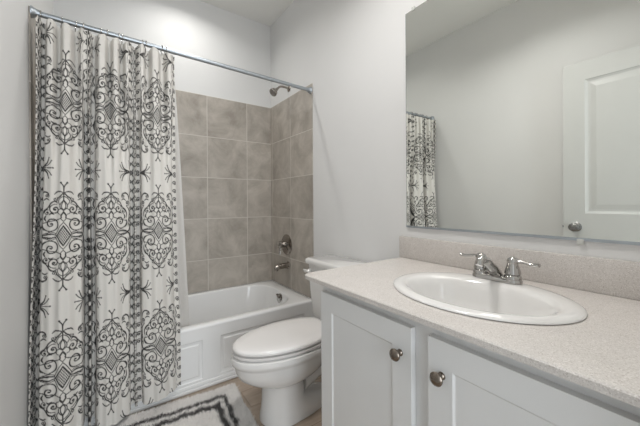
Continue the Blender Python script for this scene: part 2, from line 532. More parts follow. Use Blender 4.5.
# ------------------------------------------------------------------ shower fittings on the right-hand tiles
sh = thing('showerhead', 'satin metal shower head on a bent arm above the tile', 'shower head', (XR, 2.18, 2.047))
bm = NB(); lathe(bm, (XR, 2.18, 2.047), (-1, 0, 0), [(0, 0.026), (0.003, 0.026), (0.009, 0.018), (0.012, 0.010)], 24)
obj('flange', bm, NICKEL, sh)
bm = NB(); tube(bm, smooth_path([(XR - 0.004, 2.18, 2.047), (XR - 0.05, 2.18, 2.052), (XR - 0.085, 2.18, 2.045), (XR - 0.112, 2.18, 2.02)]), 0.0085, 14)
obj('arm', bm, NICKEL, sh)
bm = NB(); lathe(bm, (XR - 0.110, 2.18, 2.022), (-0.72, -0.16, -0.68), [(0, 0.011), (0.010, 0.013), (0.016, 0.012), (0.022, 0.014), (0.04, 0.028), (0.056, 0.033), (0.063, 0.033), (0.066, 0.030), (0.066, 0.004)], 28)
hd = obj('head', bm, NICKEL, sh)
bm = NB(); lathe(bm, Vector((XR - 0.110, 2.18, 2.022)) + Vector((-0.72, -0.16, -0.68)).normalized() * 0.066, (-0.72, -0.16, -0.68), [(0, 0.028), (0.002, 0.027), (0.003, 0.004)], 24)
obj('spray_face', bm, KNOBM, hd)

va = thing('shower_valve', 'round metal shower valve with a lever handle on the tile', 'shower valve', (XR - TS, 2.222, 0.731))
bm = NB(); lathe(bm, (XR - TS, 2.222, 0.731), (-1, 0, 0), [(0, 0.088), (0.004, 0.088), (0.012, 0.078), (0.020, 0.045), (0.024, 0.03)], 40)
obj('escutcheon', bm, NICKEL, va)
bm = NB(); lathe(bm, (XR - TS - 0.02, 2.222, 0.736), (-1, 0, 0), [(0, 0.026), (0.03, 0.026), (0.042, 0.032), (0.056, 0.030), (0.062, 0.02), (0.064, 0.003)], 28)
hn = obj('handle', bm, CHROME, va)
bm = NB(); tube(bm, smooth_path([(XR - 0.068, 2.222, 0.731), (XR - 0.074, 2.222, 0.69), (XR - 0.078, 2.218, 0.655)]), [0.012] * 7 + [0.009] * 6, 12, 0.6)
obj('lever', bm, CHROME, hn)

sp = thing('tub_spout', 'dark satin metal tub spout jutting from the tile over the tub', 'tub spout', (XR - TS, 2.20, 0.555))
bm = NB(); lathe(bm, (XR - TS, 2.20, 0.558), (-1, 0, 0), [(0, 0.033), (0.004, 0.033), (0.010, 0.027)], 28)
obj('flange', bm, NICKEL, sp)
bm = NB(); tube(bm, [(XR - 0.01, 2.20, 0.56), (XR - 0.05, 2.20, 0.56), (XR - 0.10, 2.20, 0.557), (XR - 0.125, 2.20, 0.553), (XR - 0.135, 2.20, 0.549)], [0.025, 0.0245, 0.023, 0.021, 0.014], 20, 0.95)
tube(bm, [(XR - 0.116, 2.20, 0.555), (XR - 0.118, 2.20, 0.526)], [0.016, 0.015], 16)
obj('spout_body', bm, NICKEL, sp)

# ------------------------------------------------------------------ toilet
TCY = 1.358


def egg(x0, x1, hw, z, cy=TCY, n=56, front=0.54, sq=2.0, cut=None):
    """egg outline: rounded nose at x0, narrowing again to x1 and cut off straight at x = cut"""
    xm = x0 + (x1 - x0) * front
    pts = []
    for i in range(n):
        a = 2 * PI * i / n
        c, s = math.cos(a), math.sin(a)
        if c < 0:
            x = xm + (xm - x0) * c; y = hw * s
        else:
            x = xm + (x1 - xm) * abs(c) ** (2 / sq); y = hw * math.copysign(abs(s) ** (2 / sq), s)
        if cut is not None and x > cut:
            x = cut + (x - cut) * 0.02
        pts.append(Vector((x, cy + y, z)))
    return pts


to = thing('toilet', 'white two-piece toilet with closed lid between tub and vanity', 'toilet', (0.85, TCY, 0))
bm = NB()
pe = lambda x0, x1, hw, z, f_=0.5: egg(x0, x1, hw, z, cy=TCY + 0.008, front=f_)
loft(bm, [pe(0.598, 1.02, 0.108, 0.0, 0.28), pe(0.600, 1.02, 0.107, 0.03, 0.28), pe(0.606, 0.98, 0.104, 0.055, 0.32), pe(0.609, 0.835, 0.102, 0.10), pe(0.609, 0.835, 0.102, 0.180),
          pe(0.604, 0.845, 0.105, 0.193), egg(0.570, 0.88, 0.118, 0.206, front=0.5), egg(0.525, 0.93, 0.135, 0.226, front=0.52), egg(0.490, 0.97, 0.149, 0.252), egg(0.472, 0.99, 0.158, 0.285),
          egg(0.466, 1.0, 0.161, 0.312), egg(0.463, 1.0, 0.162, 0.322), egg(0.453, 1.0, 0.167, 0.328), egg(0.450, 1.0, 0.168, 0.342), egg(0.454, 1.0, 0.166, 0.358), egg(0.466, 0.99, 0.158, 0.3625)])
obj('bowl', bm, PORC, to, 50)
bm = NB()                                               # trapway behind the pedestal and the deck under the tank
loft(bm, [[Vector((x, TCY + y, z)) for y, z in [(0.075 * w * math.cos(a), zc + 0.06 * w * math.sin(a)) for a in [2 * PI * k / 20 for k in range(20)]]]
          for x, zc, w in ((0.82, 0.14, 0.85), (0.90, 0.19, 1.0), (0.97, 0.215, 1.0), (1.03, 0.18, 0.95), (1.06, 0.12, 0.85), (1.06, 0.05, 0.8))])
box(bm, 0.93, 1.19, TCY - 0.11, TCY + 0.11, 0.30, 0.3615, 0.02, 3); box(bm, 1.03, 1.18, TCY - 0.10, TCY + 0.10, 0.34, 0.387, 0.01, 2)
obj('trapway', bm, PORC, to, 50)
for s in (-1, 1):
    bm = NB(); lathe(bm, (0.93, TCY + s * 0.094, 0.05), (0, 0, 1), [(0, 0.014), (0.012, 0.013), (0.018, 0.008), (0.020, 0.002)], 16)
    obj('bolt_cap', bm, PORC, to)
bm = NB()
loft(bm, [egg(0.488, 1.03, 0.140, 0.3632, cut=0.985), egg(0.476, 1.03, 0.150, 0.3665, cut=0.985), egg(0.460, 1.03, 0.1625, 0.3695, cut=0.99), egg(0.458, 1.03, 0.1635, 0.374, cut=0.99), egg(0.4585, 1.03, 0.163, 0.3815, cut=0.99), egg(0.480, 1.03, 0.145, 0.3845, cut=0.985)])
obj('seat', bm, SEATM, to, 50)
bm = NB()
loft(bm, [egg(0.485, 1.015, 0.140, 0.3865, cut=0.98), egg(0.474, 1.015, 0.150, 0.3890, cut=0.98), egg(0.459, 1.02, 0.1635, 0.3915, cut=0.985), egg(0.457, 1.02, 0.1645, 0.400, cut=0.985), egg(0.461, 1.02, 0.161, 0.4075, cut=0.982),
          egg(0.473, 1.015, 0.152, 0.4115, cut=0.972), egg(0.52, 0.99, 0.115, 0.4145, cut=0.95), egg(0.62, 0.90, 0.05, 0.4155)])
obj('lid', bm, SEATM, to, 50)
for s in (-1, 1):
    bm = NB(); lathe(bm, (0.9985, TCY + s * 0.06 - 0.02, 0.383), (0, 1, 0), [(0, 0.006), (0.002, 0.007), (0.038, 0.007), (0.04, 0.006)], 16)
    obj('hinge', bm, SEATM, to)
bm = NB()
KY = 1.348
loft(bm, [rrect(1.108, KY, 0.072, 0.17, 0.03, 0.388, 6), rrect(1.106, KY, 0.092, 0.195, 0.03, 0.40, 6), rrect(1.103, KY, 0.098, 0.212, 0.03, 0.55, 6), rrect(1.101, KY, 0.102, 0.219, 0.03, 0.706, 6)])
obj('tank', bm, PORC, to, 50)
bm = NB()
loft(bm, [rrect(1.098, KY, 0.104, 0.222, 0.03, 0.708, 6), rrect(1.096, KY, 0.113, 0.232, 0.032, 0.713, 6), rrect(1.096, KY, 0.114, 0.233, 0.032, 0.730, 6), rrect(1.096, KY, 0.110, 0.229, 0.03, 0.739, 6), rrect(1.096, KY, 0.10, 0.219, 0.03, 0.743, 6)])
obj('tank_lid', bm, PORC, to, 50)
bm = NB(); lathe(bm, (1.0005, 1.530, 0.667), (-1, 0, 0), [(0, 0.014), (0.008, 0.013), (0.014, 0.008), (0.040, 0.006), (0.046, 0.003)], 16)
tube(bm, [(0.962, 1.532, 0.672), (0.940, 1.505, 0.684), (0.934, 1.47, 0.686), (0.933, 1.43, 0.684)], [0.006, 0.007, 0.007, 0.008], 10)
obj('flush_lever', bm, PORC, to)

# ------------------------------------------------------------------ vanity
VY0, VY1 = YF + 0.004, 0.921
VF = 0.660                                             # face frame
van = thing('vanity_cabinet', 'white shaker vanity cabinet with two knobbed doors under the quartz counter', 'cabinet', (0.93, 0.46, 0))
bm = NB()
box(bm, VF + 0.018, XR - 0.002, VY1 - 0.016, VY1, 0.0, 0.7875); box(bm, VF + 0.018, XR - 0.002, VY0, VY0 + 0.016, 0.0, 0.7875)
box(bm, VF + 0.018, XR - 0.002, VY0 + 0.016, VY1 - 0.016, 0.10, 0.116); box(bm, XR - 0.012, XR - 0.002, VY0 + 0.016, VY1 - 0.016, 0.116, 0.784)
obj('carcass', bm, CAB, van, False)
bm = NB()
ST0, ST1 = VY0 + 0.102, VY1 - 0.024
for a_, b_, c_, d_ in ((ST1, VY1, 0.0, 0.7875), (VY0, ST0, 0.0, 0.7875), (0.437, 0.507, 0.14, 0.737), (ST0, ST1, 0.737, 0.7875), (ST0, ST1, 0.10, 0.14)):
    box(bm, VF, VF + 0.018, a_, b_, c_, d_)
obj('face_frame', bm, CAB, van, False)
bm = NB(); box(bm, VF + 0.06, VF + 0.075, VY0 + 0.016, VY1 - 0.016, 0.0, 0.10)
obj('toe_kick', bm, CAB, van, False)
for y0, y1, ky, kz in ((0.497, 0.905, 0.533, 0.676), (0.038, 0.446, 0.409, 0.671)):
    st = 0.064
    bm = panel_slab([y0, y0 + st, y1 - st, y1], [0.115, 0.115 + st, 0.754 - st, 0.754], {(1, 1)}, lambda u, v, d: Vector((0.640 + -d, u, v)), 0.0195, 0.0045, mould=0.005)
    dr = obj('door', bm, CAB, van, False)
    bm = NB()
    lathe(bm, (0.640, ky, kz), (-1, 0, 0), [(0, 0.0095), (0.003, 0.009), (0.006, 0.0062), (0.014, 0.006), (0.017, 0.011), (0.020, 0.0158), (0.024, 0.0165), (0.028, 0.0140), (0.031, 0.008), (0.032, 0.002)], 24)
    obj('knob', bm, BRONZE, dr)

# counter with an oval cut-out for the sink
SX, SY = 0.912, 0.471
CT, CB = 0.8055, 0.789
CX0, CX1, CY0, CY1 = 0.6145, XR - 0.0015, YF + 0.002, 0.997
bm = NB()


def rect_ring(x0, x1, y0, y1, z, angs):
    out = []
    for a in angs:
        dx, dy = math.cos(a), math.sin(a)
        tx = ((x1 - SX) / dx if dx > 0 else (x0 - SX) / dx) if abs(dx) > 1e-9 else 1e9
        ty = ((y1 - SY) / dy if dy > 0 else (y0 - SY) / dy) if abs(dy) > 1e-9 else 1e9
        t = min(tx, ty)
        px_, py_ = SX + dx * t, SY + dy * t
        rc = 0.026                                      # rounded free corner by the toilet
        if px_ < x0 + rc and py_ > y1 - rc:
            v_ = Vector((px_ - x0 - rc, py_ - y1 + rc)).normalized() * rc
            px_, py_ = x0 + rc + v_.x, y1 - rc + v_.y
        out.append(Vector((px_, py_, z)))
    return out


angs = sorted({round(2 * PI * k / 72, 6) for k in range(72)} | {round(math.atan2(y - SY, x - SX) % (2 * PI), 6) for x in (CX0, CX1) for y in (CY0, CY1)} | {round(math.atan2(CY1 - SY - v, CX0 + u - SX), 6) for u, v in [(0, 0.005 * q) for q in range(7)] + [(0.005 * q, 0) for q in range(7)]})
ell = lambda ax, ay, z, ox=0.0: [Vector((SX + ox + ax * math.cos(a), SY + ay * math.sin(a), z)) for a in angs]
e = 0.003
rr = [ell(0.195, 0.235, CB), rect_ring(CX0, CX1, CY0, CY1, CB, angs), rect_ring(CX0, CX1, CY0, CY1, CT - e, angs), rect_ring(CX0 + e, CX1 - e, CY0 + e, CY1 - e, CT, angs), ell(0.195, 0.235, CT), ell(0.195, 0.235, CB)]
loft(bm, rr, cap0=False, cap1=False)
bmesh.ops.remove_doubles(bm, verts=bm.verts[:], dist=1e-6)
tag(obj('countertop', bm, QUARTZ, None, 25, (0.92, 0.47, CB)), 'pale speckled quartz countertop on the white vanity cabinet', 'countertop')
bm = NB(); box(bm, 1.204, XR - 0.001, YF + 0.002, 1.006, CT + 0.0006, 0.913, 0.002)
tag(obj('backsplash', bm, QUARTZ, None, 25, (1.21, 0.47, CT)), 'long low speckled quartz backsplash strip below the mirror', 'backsplash')

# sink
sk = thing('sink', 'white oval drop-in sink set into the speckled counter', 'sink', (SX, SY, CT))
bm = NB()
N2 = 72


def el(ax, ay, z, ox=0.0, p=2.0):
    oy = -0.008 * min(1, max(0, (0.192 - ax) / 0.04))
    return [Vector((SX + ox + ax * math.copysign(abs(math.cos(2 * PI * k / N2)) ** (2 / p), math.cos(2 * PI * k / N2)), SY + oy + ay * math.copysign(abs(math.sin(2 * PI * k / N2)) ** (2 / p), math.sin(2 * PI * k / N2)), z)) for k in range(N2)]


z0 = CT + 0.0008
rr = [el(0.180, 0.220, z0), el(0.212, 0.258, z0), el(0.2155, 0.2615, z0 + 0.0015), el(0.2145, 0.2605, z0 + 0.0040), el(0.209, 0.255, z0 + 0.0072), el(0.192, 0.240, z0 + 0.0110, -0.004),
      el(0.165, 0.220, z0 + 0.0115, -0.022), el(0.154, 0.208, z0 + 0.008, -0.029), el(0.147, 0.200, z0 - 0.002, -0.031), el(0.140, 0.192, z0 - 0.022, -0.031), el(0.128, 0.178, z0 - 0.06, -0.031), el(0.112, 0.155, z0 - 0.10, -0.03),
      el(0.075, 0.10, z0 - 0.128, -0.03), el(0.03, 0.035, z0 - 0.138, -0.03), el(0.022, 0.022, z0 - 0.139, -0.03)]
loft(bm, rr, cap0=False)
obj('basin', bm, PORC, sk, 60)
bm = NB(); lathe(bm, (SX - 0.03, SY, z0 - 0.1385), (0, 0, 1), [(0, 0.023), (0.003, 0.023), (0.004, 0.015), (0.007, 0.013), (0.008, 0.002)], 24)
obj('drain', bm, CHROME, sk)

# faucet
FX, FY, FZ = 1.080, 0.482, z0 + 0.0128
fa = thing('faucet', 'two-handle chrome faucet at the back of the oval sink', 'faucet', (FX, FY, FZ))
bm = NB()
loft(bm, [rrect(FX, FY, 0.027, 0.079, 0.0265, FZ + 0.0002, 10), rrect(FX, FY, 0.027, 0.079, 0.0265, FZ + 0.006, 10), rrect(FX, FY, 0.024, 0.076, 0.0235, FZ + 0.013, 10), rrect(FX, FY, 0.018, 0.07, 0.0175, FZ + 0.017, 10)])
obj('base_plate', bm, CHROME, fa, 40)
bm = NB()
tube(bm, smooth_path([(FX + 0.008, FY, FZ + 0.008), (FX - 0.006, FY, FZ + 0.026), (FX - 0.040, FY, FZ + 0.050), (FX - 0.078, FY, FZ + 0.074), (FX - 0.104, FY, FZ + 0.080), (FX - 0.116, FY, FZ + 0.062)], 5),
     [0.019] * 5 + [0.018] * 5 + [0.016] * 5 + [0.014] * 5 + [0.012] * 5 + [0.011], 18, 0.9)
obj('spout', bm, CHROME, fa, 50)
for s in (-1, 1):
    bm = NB()
    hy_ = FY + s * 0.051
    lathe(bm, (FX, hy_, FZ + 0.012), (0, 0, 1), [(0, 0.0262), (0.007, 0.0258), (0.012, 0.0235), (0.014, 0.0205), (0.017, 0.0240), (0.026, 0.0230), (0.040, 0.0185), (0.050, 0.0160), (0.053, 0.0165), (0.060, 0.0170), (0.067, 0.0140), (0.071, 0.007), (0.072, 0.001)], 28)
    hb = obj('handle', bm, CHROME, fa, 45)
    bm = NB()
    tube(bm, smooth_path([(FX, hy_ + s * 0.006, FZ + 0.070), (FX + 0.002, hy_ + s * 0.028, FZ + 0.071), (FX + 0.003, hy_ + s * 0.055, FZ + 0.066), (FX + 0.003, hy_ + s * 0.074, FZ + 0.067)], 5),
         [0.0095] * 5 + [0.0085] * 5 + [0.0095] * 5 + [0.0105], 14, 0.62)
    obj('lever', bm, CHROME, hb, 50)

# ------------------------------------------------------------------ mirror on the right-hand wall
mi = thing('mirror', 'large frameless wall mirror above the backsplash, showing the open door', 'mirror', (XR, 0.46, 0.963))
MY0, MY1, MZ0, MZ1, MX = YF + 0.02, 0.9696, 0.9635, 2.0355, XR - 0.006
bm = NB(); box(bm, MX + 0.0006, XR - 0.0005, MY0, MY1, MZ0, MZ1)
obj('backing', bm, MEDGE, mi, False)
bm = NB(); box(bm, MX, MX + 0.0006, MY0 + 0.0025, MY1 - 0.0025, MZ0 + 0.0025, MZ1 - 0.0025)
obj('glass', bm, MIRROR, mi, False)
bm = NB(); box(bm, MX - 0.003, XR - 0.0005, MY0, MY1 - 0.0, MZ0 - 0.004, MZ0 - 0.0005); box(bm, MX - 0.003, MX - 0.0015, MY0, MY1, MZ0 - 0.0005, MZ0 + 0.005)
obj('channel', bm, RODM, mi, False)
for y_, z_ in ((0.922, MZ1), (0.20, MZ1), (0.291, MZ0 - 0.010)):
    bm = NB(); box(bm, MX - 0.004, XR - 0.0005, y_ - 0.009, y_ + 0.009, z_ - 0.006, z_ + 0.012, 0.002)
    obj('clip', bm, CLIP, mi)

# ------------------------------------------------------------------ shower rod
ROD_Y, RZ0, RZ1, RR = 1.842, 1.957, 1.925, 0.0125
rodz = lambda x: RZ0 + (RZ1 - RZ0) * (x - XL) / (XR - XL)
rd = thing('shower_rod', 'straight grey metal shower curtain rod spanning the tub alcove', 'curtain rod', (XL + TS, ROD_Y, RZ0))
bm = NB(); tube(bm, [(XL + TS + 0.002, ROD_Y, rodz(XL)), (0.2, ROD_Y, rodz(0.2)), (XR - TS - 0.002, ROD_Y, rodz(XR))], RR, 24)
obj('pole', bm, RODM, rd, 50)
for x, s in ((XL + TS, 1), (XR - TS, -1)):
    bm = NB(); lathe(bm, (x, ROD_Y, rodz(x)), (s, 0, 0), [(0, 0.026), (0.004, 0.026), (0.012, 0.020), (0.02, 0.0165), (0.03, 0.0155)], 28)
    obj('flange', bm, RODM, rd, 40)


# ------------------------------------------------------------------ printed curtain
def make_print(W=0.46, H=0.607, res=0.001):
    """one quarter of the damask repeat as an ink mask (rows z, columns x), drawn from strokes in millimetres"""
    w, h = int(W / 2 / res) + 1, int(H / 2 / res) + 1
    ink = np.zeros((h, w), np.float32)
    X, Z = np.meshgrid(np.arange(w, dtype=np.float32), np.arange(h, dtype=np.float32))

    def seg(p, q, t):
        x0, x1 = int(max(0, min(p[0], q[0]) - t - 2)), int(min(w, max(p[0], q[0]) + t + 3))
        z0_, z1_ = int(max(0, min(p[1], q[1]) - t - 2)), int(min(h, max(p[1], q[1]) + t + 3))
        if x1 <= x0 or z1_ <= z0_: return
        xs, zs = X[z0_:z1_, x0:x1], Z[z0_:z1_, x0:x1]
        dx, dz = q[0] - p[0], q[1] - p[1]
        L = dx * dx + dz * dz + 1e-6
        k = np.clip(((xs - p[0]) * dx + (zs - p[1]) * dz) / L, 0, 1)
        d = np.hypot(xs - p[0] - k * dx, zs - p[1] - k * dz)
        ink[z0_:z1_, x0:x1] = np.maximum(ink[z0_:z1_, x0:x1], np.clip(t - d + 0.5, 0, 1))

    def poly(pts, t=1.3):
        for i, (a, b) in enumerate(zip(pts, pts[1:])):
            tt = t if not isinstance(t, tuple) else t[0] + (t[1] - t[0]) * math.sin(PI * i / max(1, len(pts) - 2))
            seg(a, b, tt * 1.4)

    def curve(pts, t=1.3):
        poly([(v.x, v.y) for v in smooth_path([(a, b, 0) for a, b in pts], 7)], t)

    def spiral(c, r0, r1, a0, turns, t=1.3, dot=2.6):
        n_ = int(26 * abs(turns)) + 4
        pts = []
        for i in range(n_ + 1):
            k = i / n_
            r = r0 + (r1 - r0) * k ** 1.15
            a = math.radians(a0) + 2 * PI * turns * k
            pts.append((c[0] + r * math.cos(a), c[1] + r * math.sin(a)))
        poly(pts, t)
        if dot: seg(pts[0], pts[0], dot)
        return pts[-1]

    # centre lattice
    dia = (np.abs(X) / 27 + np.abs(Z) / 44) < 1
    g = np.minimum(np.abs(((X + Z * 0.6) / 8.0 + 0.5) % 1 - 0.5), np.abs(((X - Z * 0.6) / 8.0 + 0.5) % 1 - 0.5)) * 8.0
    ink[:] = np.maximum(ink, dia * np.clip(1.8 - g, 0, 1))
    poly([(28, 0), (14, 22), (0, 45)], 1.5)
    curve([(34, 4), (22, 26), (12, 44), (0, 60)], 1.2)
    # large scrolls either side of the lattice
    e1 = spiral((50, 54), 4, 39, 140, 1.62, (1.2, 2.2))
    spiral((50, 54), 11, 32, 330, 0.7, 1.0, 0)
    curve([e1, (14, 76), (10, 92), (0, 108)], 1.5)
    curve([(28, 2), (50, 9), (74, 6), (98, 0)], (1.2, 2.6))
    curve([(30, 10), (48, 17), (70, 13), (92, 5)], 1.1)
    curve([(70, 24), (84, 32), (90, 48), (84, 66)], (1.1, 2.4))
    # second tier of smaller scrolls and leaves, narrowing to the top
    spiral((36, 118), 3, 24, 250, 1.6, (1.2, 2.0))
    spiral((68, 104), 2, 13, 330, 1.4, 1.3)
    curve([(86, 70), (88, 92), (80, 112), (66, 124), (56, 140)], (1.2, 2.4))
    curve([(58, 124), (54, 142), (40, 154), (26, 146)], (1.2, 2.2))
    curve([(14, 96), (24, 102), (20, 116), (8, 122)], 1.3)
    for q_ in (1.0, 0.55):
        curve([(0, 112 + 8 * (1 - q_)), (13 * q_, 126), (12 * q_, 142), (0, 160 - 8 * (1 - q_))], 1.3)
    curve([(0, 64), (9, 76), (8, 90), (0, 102)], 1.2)
    curve([(30, 154), (24, 168), (12, 178), (3, 192)], (1.2, 2.2))
    spiral((36, 164), 2, 10, 200, -1.2, 1.3)
    curve([(16, 140), (22, 154), (14, 168), (2, 176)], 1.3)
    # curls filling the panel around the medallion
    curve([(98, 60), (108, 84), (104, 110), (88, 130)], (1.2, 2.4))
    spiral((94, 146), 2, 14, 60, -1.5, (1.2, 2.0), 3.0)
    curve([(84, 158), (72, 166), (60, 160)], (1.1, 2.2))
    curve([(104, 160), (100, 182), (84, 196), (66, 190), (60, 178)], (1.2, 2.6))
    spiral((70, 178), 2, 9, 120, 1.3, 1.3)
    curve([(40, 186), (30, 196), (16, 198), (4, 194)], (1.2, 2.2))
    curve([(72, 66), (78, 78), (72, 92)], (1.0, 2.6)); curve([(40, 96), (50, 100), (58, 94)], (1.0, 2.4))
    for q_ in ((50, 54), (36, 118), (68, 104)):
        seg(q_, q_, 4.0)
    # finial fork
    curve([(0, 160), (0, 205), (2, 222), (11, 236)], 1.7)
    seg((12, 238), (12, 238), 4.2); seg((0, 186), (6, 186), 1.6)
    # fan of plumes between the medallions
    for k in range(6):
        r = 18 + 13 * k
        curve([(92 + 2 * k, 2), (94 + 0.55 * r, 6 + 0.30 * r), (98 + 0.66 * r, 12 + 0.95 * r), (94 + 0.28 * r, 18 + 1.28 * r), (95 + 0.10 * r, 8 + 1.05 * r)], (1.0, 2.4))
    spiral((118, 30), 2, 11, 90, 1.4, 1.3)
    spiral((112, 62), 2, 12, 90, -1.4, 1.2)
    spiral((134, 128), 3, 17, 300, 1.5, 1.4)
    curve([(150, 118), (158, 140), (150, 165), (134, 180)], (1.2, 2.0))
    # vine on the seam between two repeats
    for zz, rr_ in ((16, 15), (54, 17), (98, 17), (146, 16), (192, 17), (238, 16), (280, 14)):
        spiral((207, zz), 2, rr_, 200, 1.5, (1.4, 2.2), 3.2)
        curve([(207 + rr_ * 0.9, zz), (227, zz + 16), (218, zz + 32)], (1.4, 2.6))
        curve([(230, zz + 8), (221, zz + 20), (230, zz + 30)], (1.4, 2.4))
        curve([(190, zz + 4), (184, zz + 16), (192, zz + 28), (204, zz + 24)], (1.2, 2.2))
        spiral((170, zz + 18), 2, 13, 40, 1.4, (1.3, 2.0), 3.0)
    # sideways palmette half-way up
    curve([(150, 303), (140, 302), (100, 299), (76, 286), (66, 262)], (1.4, 2.8))
    curve([(110, 303), (92, 300), (74, 294), (60, 282), (54, 272)], 1.4)
    curve([(150, 292), (130, 286), (118, 270), (112, 250)], (1.4, 2.6))
    seg((65, 258), (65, 258), 3.2); seg((50, 303), (92, 303), 1.6); seg((48, 303), (48, 303), 3.2); seg((53, 271), (53, 271), 2.6); seg((111, 247), (111, 247), 3.2)
    spiral((134, 226), 2, 14, 30, 1.4, 1.3)
    curve([(150, 205), (128, 200), (112, 186), (104, 166)], (1.2, 2.4))
    return ink


def make_curtain():
    Wc, Hc = 0.46, 0.607
    ink = make_print(Wc, Hc)
    NT, NZ = 860, 600
    xl, xr = -0.290, 0.292
    ztop, zbot = 1.922, 0.052
    t = np.linspace(0, 1, NT)
    k = np.linspace(0, 1, NZ)                           # 0 top, 1 hem
    P = 0.194                                           # projected width of a large fold
    c0 = -0.183                                         # axis of the first wide panel

    axes = [-0.40, -0.183, -0.009, 0.198, 0.40]         # wide panels of the hanging cloth

    def phase(x):
        return np.interp(x, axes, [-1, 0, 1, 2, 3]) * 2 * PI

    def fold(x):                                        # 0 = front panel, 1 = recess; a narrow ridge stands in each recess
        c_ = np.cos(phase(x))
        f_ = 0.5 - 0.5 * np.tanh(9.0 * (c_ + 0.70 + 0.06 * np.sin(23 * x)))
        d_ = ((phase(x) / (2 * PI) + 1) % 1 - 0.5) * 360 - 4
        return f_ * (1 - (0.86 + 0.1 * np.sin(31 * x)) * np.exp(-(d_ / 17.0) ** 4))

    xd = xl + (xr - xl) * np.linspace(0, 1, 6000)       # even spacing along the cloth, not across the view
    sd = np.concatenate([[0], np.cumsum(np.hypot(np.diff(xd), 0.085 * np.diff(fold(xd))))])
    t = np.interp(np.linspace(0, sd[-1], NT), sd, np.linspace(0, 1, 6000))
    xs = xl + (xr - xl) * t
    fr = fold(xs)
    bow = 0.5 - 0.5 * np.cos(phase(xs))
    pw = 2 * PI * 9.5 * t + 0.9 * np.sin(11 * t) + 0.6
    pl = 0.5 - 0.5 * np.tanh(1.6 * (np.cos(pw) + 0.35))
    pl2 = 0.5 - 0.5 * np.cos(2 * PI * 17 * t + 1.3)
    K, XX = np.meshgrid(k, xs, indexing='ij')
    xn = (XX - xl) / (xr - xl)
    ramp = np.clip((K - 0.05) / 0.40, 0, 1); ramp = ramp * ramp * (3 - 2 * ramp)
    amp_f = 0.012 + 0.095 * ramp
    amp_p = 0.056 * (1 - ramp) + 0.006
    out = np.clip((K - 0.05) / 0.95, 0, 1)
    base = 1.775 - 0.010 * out - out ** 1.4 * 0.105 * np.clip(1.2 - xn * 1.25, 0, 1) ** 0.8
    YY = base + amp_f * fr[None, :] + 0.042 * ramp * bow[None, :] + amp_p * pl[None, :] + 0.004 * pl2[None, :] * (0.4 + K)
    YY += 0.004 * np.sin(9 * K + 14 * xn)
    lim = np.interp(K, [0, 0.02, 0.70, 0.80, 1], [1.826, 1.838, 1.85, 1.802, 1.800])
    YY = lim - 0.004 * np.log1p(np.exp(np.clip((lim - YY) / 0.004, -40, 40)))      # soft stop in front of rod and tub
    XX2 = XX + 0.022 * (1 - K) * (1 - xn) ** 2 + 0.012 * K * xn ** 2 + 0.005 * np.sin(6 * K + 9 * xn) * K
    saw = ((phase(xs) / (2 * PI) + 0.5) % 1 - 0.5) * 2
    XX2 += (0.007 * ramp) * ((1 - fr) * saw * np.abs(saw))[None, :]
    XX2 = np.maximum(XX2, XL + 0.004)
    sag = 0.010 * (0.5 - 0.5 * np.cos(2 * PI * 11 * xn))
    ZT = ztop + (RZ1 - RZ0) * xn * 0.4 - sag
    ZB = zbot + 0.010 * np.sin(7 * xn + 1) + 0.012 * fr[None, :]
    ZZ = ZT + (ZB - ZT) * K
    # cloth coordinate: arc length along a mid-height row
    r = int(NZ * 0.55)
    ds = np.hypot(np.diff(XX2[r]), np.diff(YY[r]))
    s = np.concatenate([[0], np.cumsum(ds)])
    i0 = int(np.argmin(np.abs(xs - c0)))
    s = s - s[i0]
    # stretch so that every wide panel carries one medallion
    ua = np.interp(axes, xs, s)
    ua[0] = 2 * ua[1] - ua[2]; ua[-1] = 2 * ua[-2] - ua[-3]
    uu = np.interp(s, ua, np.arange(-1, 4) * Wc)
    qx = np.abs((uu / Wc + 0.5) % 1 - 0.5) * Wc
    vz = ZZ - 0.945
    qz = np.abs((vz / Hc + 0.5) % 1 - 0.5) * Hc
    ix = np.clip(qx / 0.001, 0, ink.shape[1] - 1.01)
    iz = np.clip(qz / 0.001, 0, ink.shape[0] - 1.01)
    ixb = np.broadcast_to(ix[None, :], iz.shape)
    a0, b0 = ixb.astype(int), iz.astype(int)
    fa_, fb_ = ixb - a0, iz - b0
    m = (ink[b0, a0] * (1 - fa_) * (1 - fb_) + ink[b0, a0 + 1] * fa_ * (1 - fb_) + ink[b0 + 1, a0] * (1 - fa_) * fb_ + ink[b0 + 1, a0 + 1] * fa_ * fb_)
    cloth = np.array([0.72, 0.695, 0.655]); dye = np.array([0.040, 0.038, 0.037])
    colr = cloth[None, None, :] * (1 - m[..., None]) + dye[None, None, :] * m[..., None]
    verts = np.stack([XX2, YY, ZZ], -1).reshape(-1, 3)
    idx = np.arange(NZ * NT).reshape(NZ, NT)
    faces = np.stack([idx[:-1, :-1], idx[1:, :-1], idx[1:, 1:], idx[:-1, 1:]], -1).reshape(-1, 4)
    o = big_mesh('shower_curtain', verts, faces, colr.reshape(-1, 3), CURT, (0.0, 1.80, ztop))
    edge = [(float(XX2[0, j]), float(YY[0, j]), float(ZZ[0, j])) for j in range(NT)]
    return o, edge


